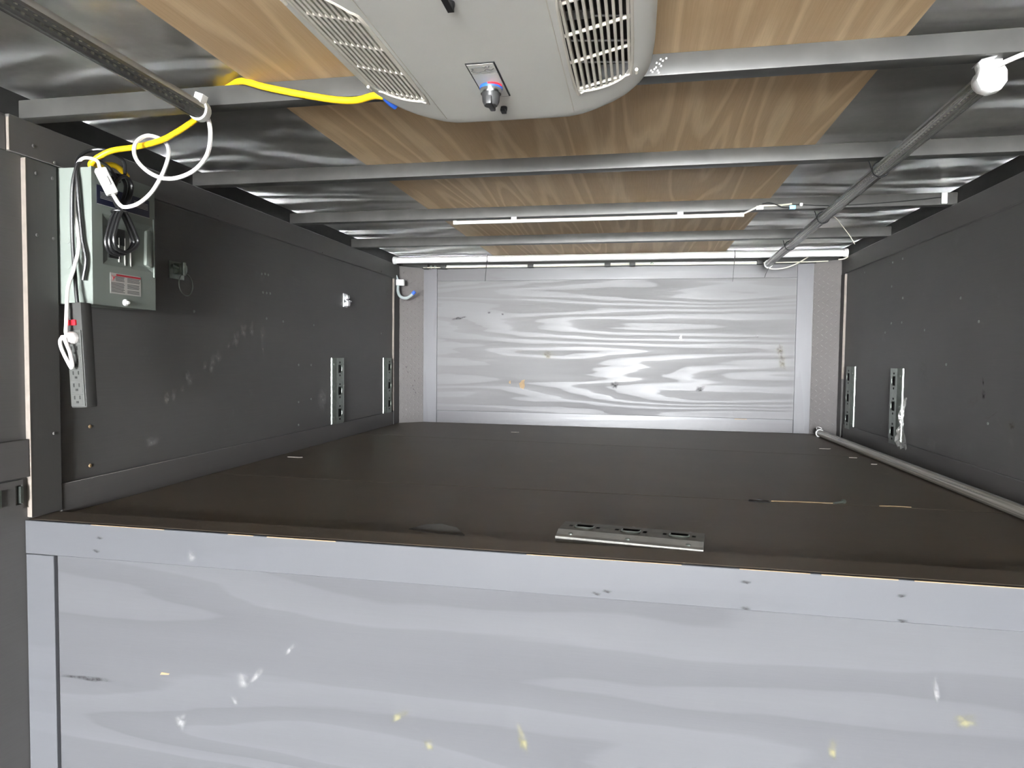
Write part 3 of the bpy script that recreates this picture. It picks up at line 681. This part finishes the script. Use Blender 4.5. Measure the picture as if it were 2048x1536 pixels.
# ------------------------------------------------------------------ E-track pieces
TL, TW_, TH = .305, .128, .013
def etrack(n_slots=3, length=TL):
    parts = []
    prof = [(-TW_/2, 0), (-TW_/2+.001, .004), (-TW_/2+.012, .006), (-.034, TH), (.034, TH), (TW_/2-.012, .006), (TW_/2-.001, .004), (TW_/2, 0)]
    xs = [-.034, -.016, .016, .034]
    b = B(); hl = length/2
    def strip(p, q, y0, y1): b.add([(p[0], y0, p[1]), (q[0], y0, q[1]), (q[0], y1, q[1]), (p[0], y1, p[1])], [(0, 1, 2, 3)])
    for k in (0, 1, 2, 4, 5, 6): strip(prof[k], prof[k+1], -hl, hl)
    strip((xs[0], TH), (xs[1], TH), -hl, hl); strip((xs[2], TH), (xs[3], TH), -hl, hl)
    pitch = length/n_slots; y = -hl; notches = []
    for s_ in range(n_slots):
        c = -hl+pitch*(s_+.5)
        for (a, c2, w) in ((c-.034, c-.026, .5), (c-.021, c+.021, 1), (c+.026, c+.034, .5)):
            strip((xs[1], TH), (xs[2], TH), y, a)
            if w < 1:
                strip((xs[1], TH), (-.007, TH), a, c2); strip((.007, TH), (xs[2], TH), a, c2)
            y = c2
        notches.append(c)
    strip((xs[1], TH), (xs[2], TH), y, hl)
    for sy in (-hl, hl):
        b.add([(q[0], sy, q[1]) for q in prof], [tuple(range(8))])
    # the near-black block that paints the slots' shade is added separately
    return b, notches
def make_track(loc, axis, rotz, label, group='short E-track strips', zn='zinc'):
    o = bpy.data.objects.new('e_track', None); o.empty_display_size = .05; C.objects.link(o); tag(o, label, 'tie-down track', group)
    o.matrix_world = frame_map(loc, axis) @ Matrix.Rotation(rotz, 4, 'Z')
    b, nn = etrack(); sh = obj('rail', b, zn, o, local=True, smooth=False)
    obj('slot_shade', B().box((-.032, -TL/2+.004, .0006), (.032, TL/2-.004, .0085)), 'dark', o, local=True)  # near-black block, puts the slots' inner shade into colour
    for c in nn:
        lip = B().tube([(-.013, c-.0195, TH-.001), (.004, c-.0195, TH+.0005), (.0135, c-.014, TH+.0015), (.0150, c, TH+.002), (.0135, c+.014, TH+.0015), (.004, c+.0195, TH+.0005), (-.013, c+.0195, TH-.001)], .0017, 6, 2)
        obj('slot_lip', lip, 'zinc', o, local=True)
    for sg in (-1, 1):
        for yy in (-TL/2+.03, 0, TL/2-.03): obj('screw', B().lathe([(0, 0), (.0055, 0), (.0045, .0028), (0, .0032)], (sg*.048, yy, .0062), (0, 0, 1), 8), 'zinc', o, local=True)
    return o
make_track((.0, 1.597, .2265), '+x', 0, 'upright zinc E-track strip on the left wall, nearer of the two there')
make_track((.0, 2.220, .2265), '+x', 0, 'upright zinc E-track strip on the left wall beside the nose corner')
make_track((W, 2.207, .212), '-x', math.pi, 'upright zinc E-track strip on the right wall beside the nose corner')
make_track((W, 1.630, .212), '-x', math.pi, 'upright zinc E-track strip on the right wall with plastic film stuck to it')
ft = make_track((1.362, .178, .0075), '+z', math.radians(-90-7), 'loose dull E-track strip lying on the deck by the step edge', zn='zincold')
obj('underside_edge', B().box((-TW_/2, -TL/2, -.0070), (-TW_/2+.1265, TL/2, -.0002)), 'zincold', ft, local=True)
# long horizontal painted track on the left main wall
mt_ = thing('e_track', 'dark painted horizontal E-track on the left main wall below the board', 'tie-down track', (0, -1, .07), 'main wall E-track')
b = B(); y = -2.2; last = y; ys = []
c = -.017
while c > -2.0: ys.append(c); c -= .052
prev = -.006
for c in ys:
    b.box((.0005, c+.008, .036), (.006, prev, .104)); b.box((.0005, c-.008, .036), (.006, c+.008, .048)); b.box((.0005, c-.008, .092), (.006, c+.008, .104)); prev = c-.008
obj('rail', b, 'trim', mt_, smooth=False)
b = B()
for c in ys: b.box((.001, c+.001, .051), (.010, c+.0078, .089))
obj('slot_lip', b, 'zinc', mt_, smooth=False)['kind'] = 'stuff'
struct('trim_20', box((0, -2.2, .108), (.010, .007, .194)), 'trim', 'dark board on the left main wall above the horizontal track', bevel=.001, seg=1)

# plastic film on the right track
pf = thing('plastic_film', 'crumpled strip of clear plastic film hanging from the right wall E-track', 'plastic film', (2.37, 1.48, .15))
def film(ctr, name):
    b = B(); n = 9; V = []; F = []
    for i, (y, z, wy, x) in enumerate(ctr):
        for k in range(n):
            t = k/(n-1)*2-1
            V.append((x+.010*math.cos(t*1.5)-.008*abs(math.sin(i*1.9+k*2.3)), y+t*wy, z+.006*math.sin(k*2.1+i)))
    for i in range(len(ctr)-1):
        for k in range(n-1): F.append((i*n+k, i*n+k+1, (i+1)*n+k+1, (i+1)*n+k))
    obj(name, b.add(V, F), 'film', pf, smooth=False)
film([(1.535-.078, .252, .012, 2.370), (1.545-.07, .232, .010, 2.370), (1.49, .212, .014, 2.371), (1.500, .185, .013, 2.372), (1.503, .165, .011, 2.372), (1.498, .147, .012, 2.372)], 'twist')
film([(1.498, .147, .012, 2.372), (1.495, .130, .028, 2.370), (1.482, .112, .042, 2.368), (1.472, .095, .050, 2.366), (1.465, .078, .056, 2.364), (1.455, .062, .050, 2.366)], 'bag_end')

# ------------------------------------------------------------------ small hardware on the left wall
lh = thing('ring_latch', 'small steel latch with a hanging wire ring beside the breaker box', 'latch', (.0, .50, .64))
obj('plate', box((.0002, .480, .616), (.003, .545, .668)), 'zinc', lh, bevel=.001)
obj('keeper', B().prism([(.003, .630), (.022, .632), (.026, .640), (.026, .655), (.020, .662), (.003, .662)], 'y', .498, .530), 'zinc', lh, bevel=.002)
obj('roller', B().cyl((.030, .508, .626), (.030, .508, .664), .006, n=12), 'zinc', lh)
obj('pin', B().cyl((.018, .472, .652), (.018, .500, .648), .004, .003, 10), 'zinc', lh)
rg = [(.024, .524+.030*math.cos(a)+.006*math.sin(a), .600+.032*math.sin(a)-.008*math.cos(a)) for a in [2*math.pi*k/14 for k in range(14)]]
obj('ring', B().tube(rg, .0018, 6, 2, True), 'zinc', lh)
bk = thing('clip_bracket', 'bent bright metal clip bracket on the left wall above the E-track', 'bracket', (0, 1.678, .65))
obj('plate', box((.0002, 1.655, .620), (.003, 1.700, .684)), 'alu', bk, bevel=.001)
obj('hook', B().prism([(.003, .678), (.018, .676), (.020, .664), (.010, .655), (.022, .648), (.021, .626), (.003, .624), (.003, .640), (.011, .646), (.004, .656)], 'y', 1.664, 1.690), 'alu', bk, bevel=.0015)
obj('pin', B().cyl((.015, 1.690, .651), (.015, 1.716, .650), .004, .003, 8), 'alu', bk)
# deck odds and ends
bo = thing('loose_bolt', 'small zinc bolt lying on the deck seam', 'bolt', (1.925, .676, .004))
obj('head', B().cyl((1.931, .677, .0062), (1.938, .680, .0062), .0062, n=6), 'zinc', bo)
obj('shank', B().cyl((1.905, .664, .0035), (1.932, .677, .0055), .0032, n=8), 'zinc', bo)
for (p, q, lab) in (((1.742, .658), (1.912, .668), 'long thin pale splinter lying on the deck seam left of the bolt'), ((2.02, .664), (2.10, .667), 'short thin pale splinter on the deck seam right of the bolt')):
    t_ = obj('wood_splinter', B().tube([(p[0], p[1], .002), ((p[0]+q[0])/2, (p[1]+q[1])/2+.002, .0025), (q[0], q[1],   .002)], .0011, 5, 2), 'rawtan'); tag(t_, lab, 'splinter')
t_ = obj('wire_loop', B().tube([(1.735, .655, .002), (1.715, .665, .002), (1.685, .660, .002), (1.682, .645, .002), (1.705, .638, .002), (1.735, .640, .002)], .0015, 5, 4), 'black'); tag(t_, 'thin dark wire loop lying on the deck', 'wire')
t_ = obj('rubber_sliver', B().add([(.868, .150, .001), (.905, .138, .001), (.945, .130, .001), (1.004, .128, .001), (.980, .150, .010), (.940, .160, .014), (.905, .160, .010),
    (.868, .151, .0025), (.905, .139, .003), (.945, .131, .003), (1.004, .129, .003), (.980, .151, .012), (.940, .161, .016), (.905, .161, .012)],
    [(0, 1, 6), (1, 2, 5, 6), (2, 3, 4, 5), (7, 13, 8), (8, 13, 12, 9), (9, 12, 11, 10), (0, 7, 8, 1), (1, 8, 9, 2), (2, 9, 10, 3), (3, 10, 11, 4), (4, 11, 12, 5), (5, 12, 13, 6), (6, 13, 7, 0)]), 'sliver', smooth=False); tag(t_, 'dark lens shaped sliver lying flat on the deck near the step', 'sliver')
for (xx, yy, l_, a, lab) in ((2.197, 1.857, .05, .1, 'pale scrap on the deck nearest the nose tube end'), (2.235, 1.60, .03, -.5, 'small pale scrap beside the spare tube, middle one'), (2.262, 1.44, .025, .3, 'small pale scrap beside the spare tube, nearest the camera'), (.753, 2.092, .04, .2, 'small pale chip on the deck below the nose panel'), (.093, 1.043, .06, -.1, 'thin pale thread on the deck by the left wall')):
    t_ = obj('wood_scrap', B().prism([(xx-l_/2, yy-.003), (xx+l_/3, yy-.004), (xx+l_/2, yy+.003+a*.01), (xx-l_/3, yy+.004)], 'z', .0003, .003), 'raw'); tag(t_, lab, 'scrap')

bm0 = [o for o in ce.children if o.name.startswith('roof_beam')][0]
FLECKS = [(1.400, .941), (1.398, .933), (1.392, .927), (1.395, .921), (1.386, .919), (1.404, .938), (1.389, .924), (1.393, .935), (1.401, .929), (1.383, .922), (1.397, .917), (1.41, .942)]
# ------------------------------------------------------------------ screws, chips, smears (parts of the wall they are on)
def screws(par, pts, axis, mat='zinc', r=.0042):
    me = None
    for p in pts:
        if me is None:
            o = obj('screw', B().lathe([(0, 0), (r, 0), (r*.9, .0018), (r*.4, .0024), (0, .0024)], (0, 0, 0), (0, 0, 1), 8), mat, par, local=True); me = o.data
        else:
            o = bpy.data.objects.new('screw', me); C.objects.link(o); o.parent = par
        o.matrix_local = frame_map(p, axis)
screws(wl, [(0, .592, .525), (0, .971, .689), (0, .994, .692), (0, 1.015, .691), (0, .980, .622), (0, 1.004, .622), (0, 1.028, .623), (0, 1.003, .527), (0, 1.12, .522), (0, 1.24, .35), (0, 1.345, .349), (0, 1.239, .197), (0, 1.345, .203), (0, 1.239, .102), (0, 1.368, .52), (0, 2.127, .512)], '+x', 'zinc', .0048)
screws(wl, [(0, .187, .204), (0, .186, .104)], '+x', 'rawtan', .005)
screws(wr, [(W, 1.713, .549), (W, 1.604, .547), (W, 1.777, .514), (W, 1.389, .508), (W, 1.005, .518), (W, .928, .211), (W, 1.72, .80), (W, 1.617, .801), (W, 1.722, .702), (W, 1.603, .644), (W, 1.126, .601), (W, 1.21, .384), (W, 2.059, .802)], '-x', 'zinc', .0048)
screws(bpy.data.objects['trim_5'], [(T, .03, .86), (T, .085, .838), (T, 1.427, .838), (T, .7, .845), (T, 2.1, .842)], '+x', 'trim', .004)
screws(bpy.data.objects['trim_6'], [(T, .035, .80), (T, .078, .80), (T, .07, .20), (T, .035, .66), (T, .078, .66)], '+x', 'trim', .004)
def smear(par, axis, p, a, c, mat, rot=0, n=14):
    """a soft-edged patch: fan of triangles whose 'fade' attribute falls to 0 at the rim"""
    V = [(0, 0, 0)]; F = []
    for k in range(n):
        w = 2*math.pi*k/n; j = random.uniform(.7, 1.25); V.append((a*math.cos(w)*j*.5, c*math.sin(w)*j*.5, 0))
    for k in range(n): w = 2*math.pi*k/n; V.append((V[1+k][0]*2, V[1+k][1]*2, 0))
    for k in range(n):
        k2 = (k+1) % n; F += [(0, 1+k, 1+k2), (1+k, 1+n+k, 1+n+k2, 1+k2)]
    b = B().add(V, F); o = obj('scuff_mark', b, mat, par, local=True, smooth=False)
    o.matrix_local = frame_map(p, axis) @ Matrix.Rotation(rot, 4, 'Z')
    at = o.data.attributes.new('fade', 'FLOAT', 'POINT')
    for i in range(len(V)): at.data[i].value = 1.0 if i == 0 else (.8 if i <= n else 0.0)
    return o
e_ = .0006
for (y, z, a, c) in ((.466, .259, .012, .024), (.498, .272, .014, .026), (.534, .284, .009, .015), (.568, .313, .016, .032), (.644, .356, .014, .02), (.685, .372, .020, .024), (.677, .351, .015, .03), (.711, .382, .018, .022), (.769, .423, .008, .012), (.811, .445, .020, .035), (.856, .474, .022, .028), (.905, .480, .016, .035), (.976, .468, .022, .03), (.975, .418, .008, .04)):
    smear(wl, '+x', (e_, y, z), a, c, 'smear', random.uniform(-.4, .4))
for (y, z, a, c) in ((1.45, .20, .05, .06), (.40, .14, .03, .02), (2.22, .74, .02, .03)): smear(wl, '+x', (e_, y, z), a, c, 'smear')
for (y, z, a, c) in ((1.39, .36, .05, .07), (.93, .23, .03, .01), (1.02, .27, .05, .02), (1.1, .12, .07, .04), (1.3, .10, .06, .04), (.85, .08, .05, .03)): smear(wr, '-x', (W-e_, y, z), a, c, 'smearf', .4)
for (y, z, a, c) in ((.965, .335, .006, .016), (.96, .295, .012, .018)): smear(wr, '-x', (W-e_, y, z), a, c, 'smeark', .2)
smear(wr, '-x', (W-e_, .90, .24), .035, .003, 'smear', .5)
smear(wr, '-x', (W-e_, .80, .218), .016, .012, 'smeary')
NS = NOSE-e_
def nz_(x, z): return (1.3669+(x-1.3669)*1.0238, NS, .3944+(z-.3944)*1.0238)
for (x, z, a, c, mm_) in ((.877, .403, .022, .03, 'smeary'), (1.253, .245, .025, .025, 'smeark'), (1.706, .229, .03, .012, 'smeark'), (2.106, .445, .02, .04, 'smeary'), (2.12, .379, .018, .05, 'smeary'), (1.992, .518, .012, .012, 'smearw'), (.617, .635, .008, .008, 'smeark'), (.539, .643, .012, .006, 'smeark'), (.369, .612, .05, .008, 'smeark'), (1.706, .24, .03, .01, 'smearw')):
    smear(wf, '-y', nz_(x, z), a, c, mm_, .2)
def chip(par, axis, p, pts, mat):
    o = obj('paint_chip', B().prism(pts, 'z', 0, .0006), mat, par, local=True, smooth=False); o.matrix_local = frame_map(p, axis); return o
blob = [(-.014, -.022), (.006, -.030), (.014, -.012), (.010, .012), (.014, .026), (-.004, .022), (-.012, .010), (-.020, .004)]
chip(wf, '-y', nz_(.737, .240), blob, 'rawtan'); chip(wf, '-y', nz_(.665, .250), [(q*.35, w*.35) for q, w in blob], 'rawtan')
chip(wf, '-y', nz_(1.600, .507), [(q*.45, w*.6) for q, w in blob], 'spot')
chip(bpy.data.objects['trim_4'], '-y', (1.93, NOSE-.0072, .068), [(-.035, -.002), (.03, -.0015), (.035, .002), (-.03, .002)], 'rawtan')
for (x, z, a, c, mm_, ro) in ((.576, -.298, .008, .030, 'smearw', -.7), (.545, -.315, .02, .02, 'smearw', -.5), (.653, -.234, .005, .018, 'smearw', -.7), (.900, -.351, .010, .022, 'smeary', -.9), (.963, -.405, .012, .012, 'smeary', 0), (1.158, -.371, .012, .035, 'smeary', .3), (1.733, -.319, .008, .022, 'smeary', .1), (1.949, -.238, .02, .015, 'smeary', 0), (.522, -.359, .010, .012, 'smearw', 0), (.39, -.42, .018, .02, 'smearw', 0), (1.90, -.19, .006, .03, 'smearw', .1), (.15, -.35, .08, .006, 'smeark', 0)):
    smear(ws, '-y', (x, T-e_, z), a, c, mm_, ro)
chip(ws, '-y', (.35, T-.0001, -.319), [(-.012, -.003), (.010, -.001), (.012, .002), (-.008, .003)], 'rawtan')
for (x, z) in ((1.32, -.052), (1.30, -.058), (1.574, -.064), (1.836, -.019), (1.573, -.015), (1.838, -.064), (.19, -.05), (.20, -.02)):
    smear(bpy.data.objects['trim_18'], '-y', (x, -e_, z), .010, .004, 'smeark')
smear(bpy.data.objects['trim_18'], '-y', (.43, -e_, -.045), .012, .015, 'smearw')
for (x, z) in FLECKS: chip(bm0, '-y', (x, .0016, z), [(-.002, -.0012), (.0012, -.002), (.002, .0012), (-.0006, .002)], 'spot')
# scratches on the corner plate
for (u, z) in ((.35, .33), (.42, .30), (.6, .22), (.66, .25), (.62, .20), (.7, .18)):
    smear(bpy.data.objects['wall_corner_left'], '-y', (.127*u-.004, CORNER+(NOSE-CORNER)*u-.004, z), .004, .014, 'smeark', .5)
for o in bpy.data.objects:
    if '_o' in o: del o['_o']
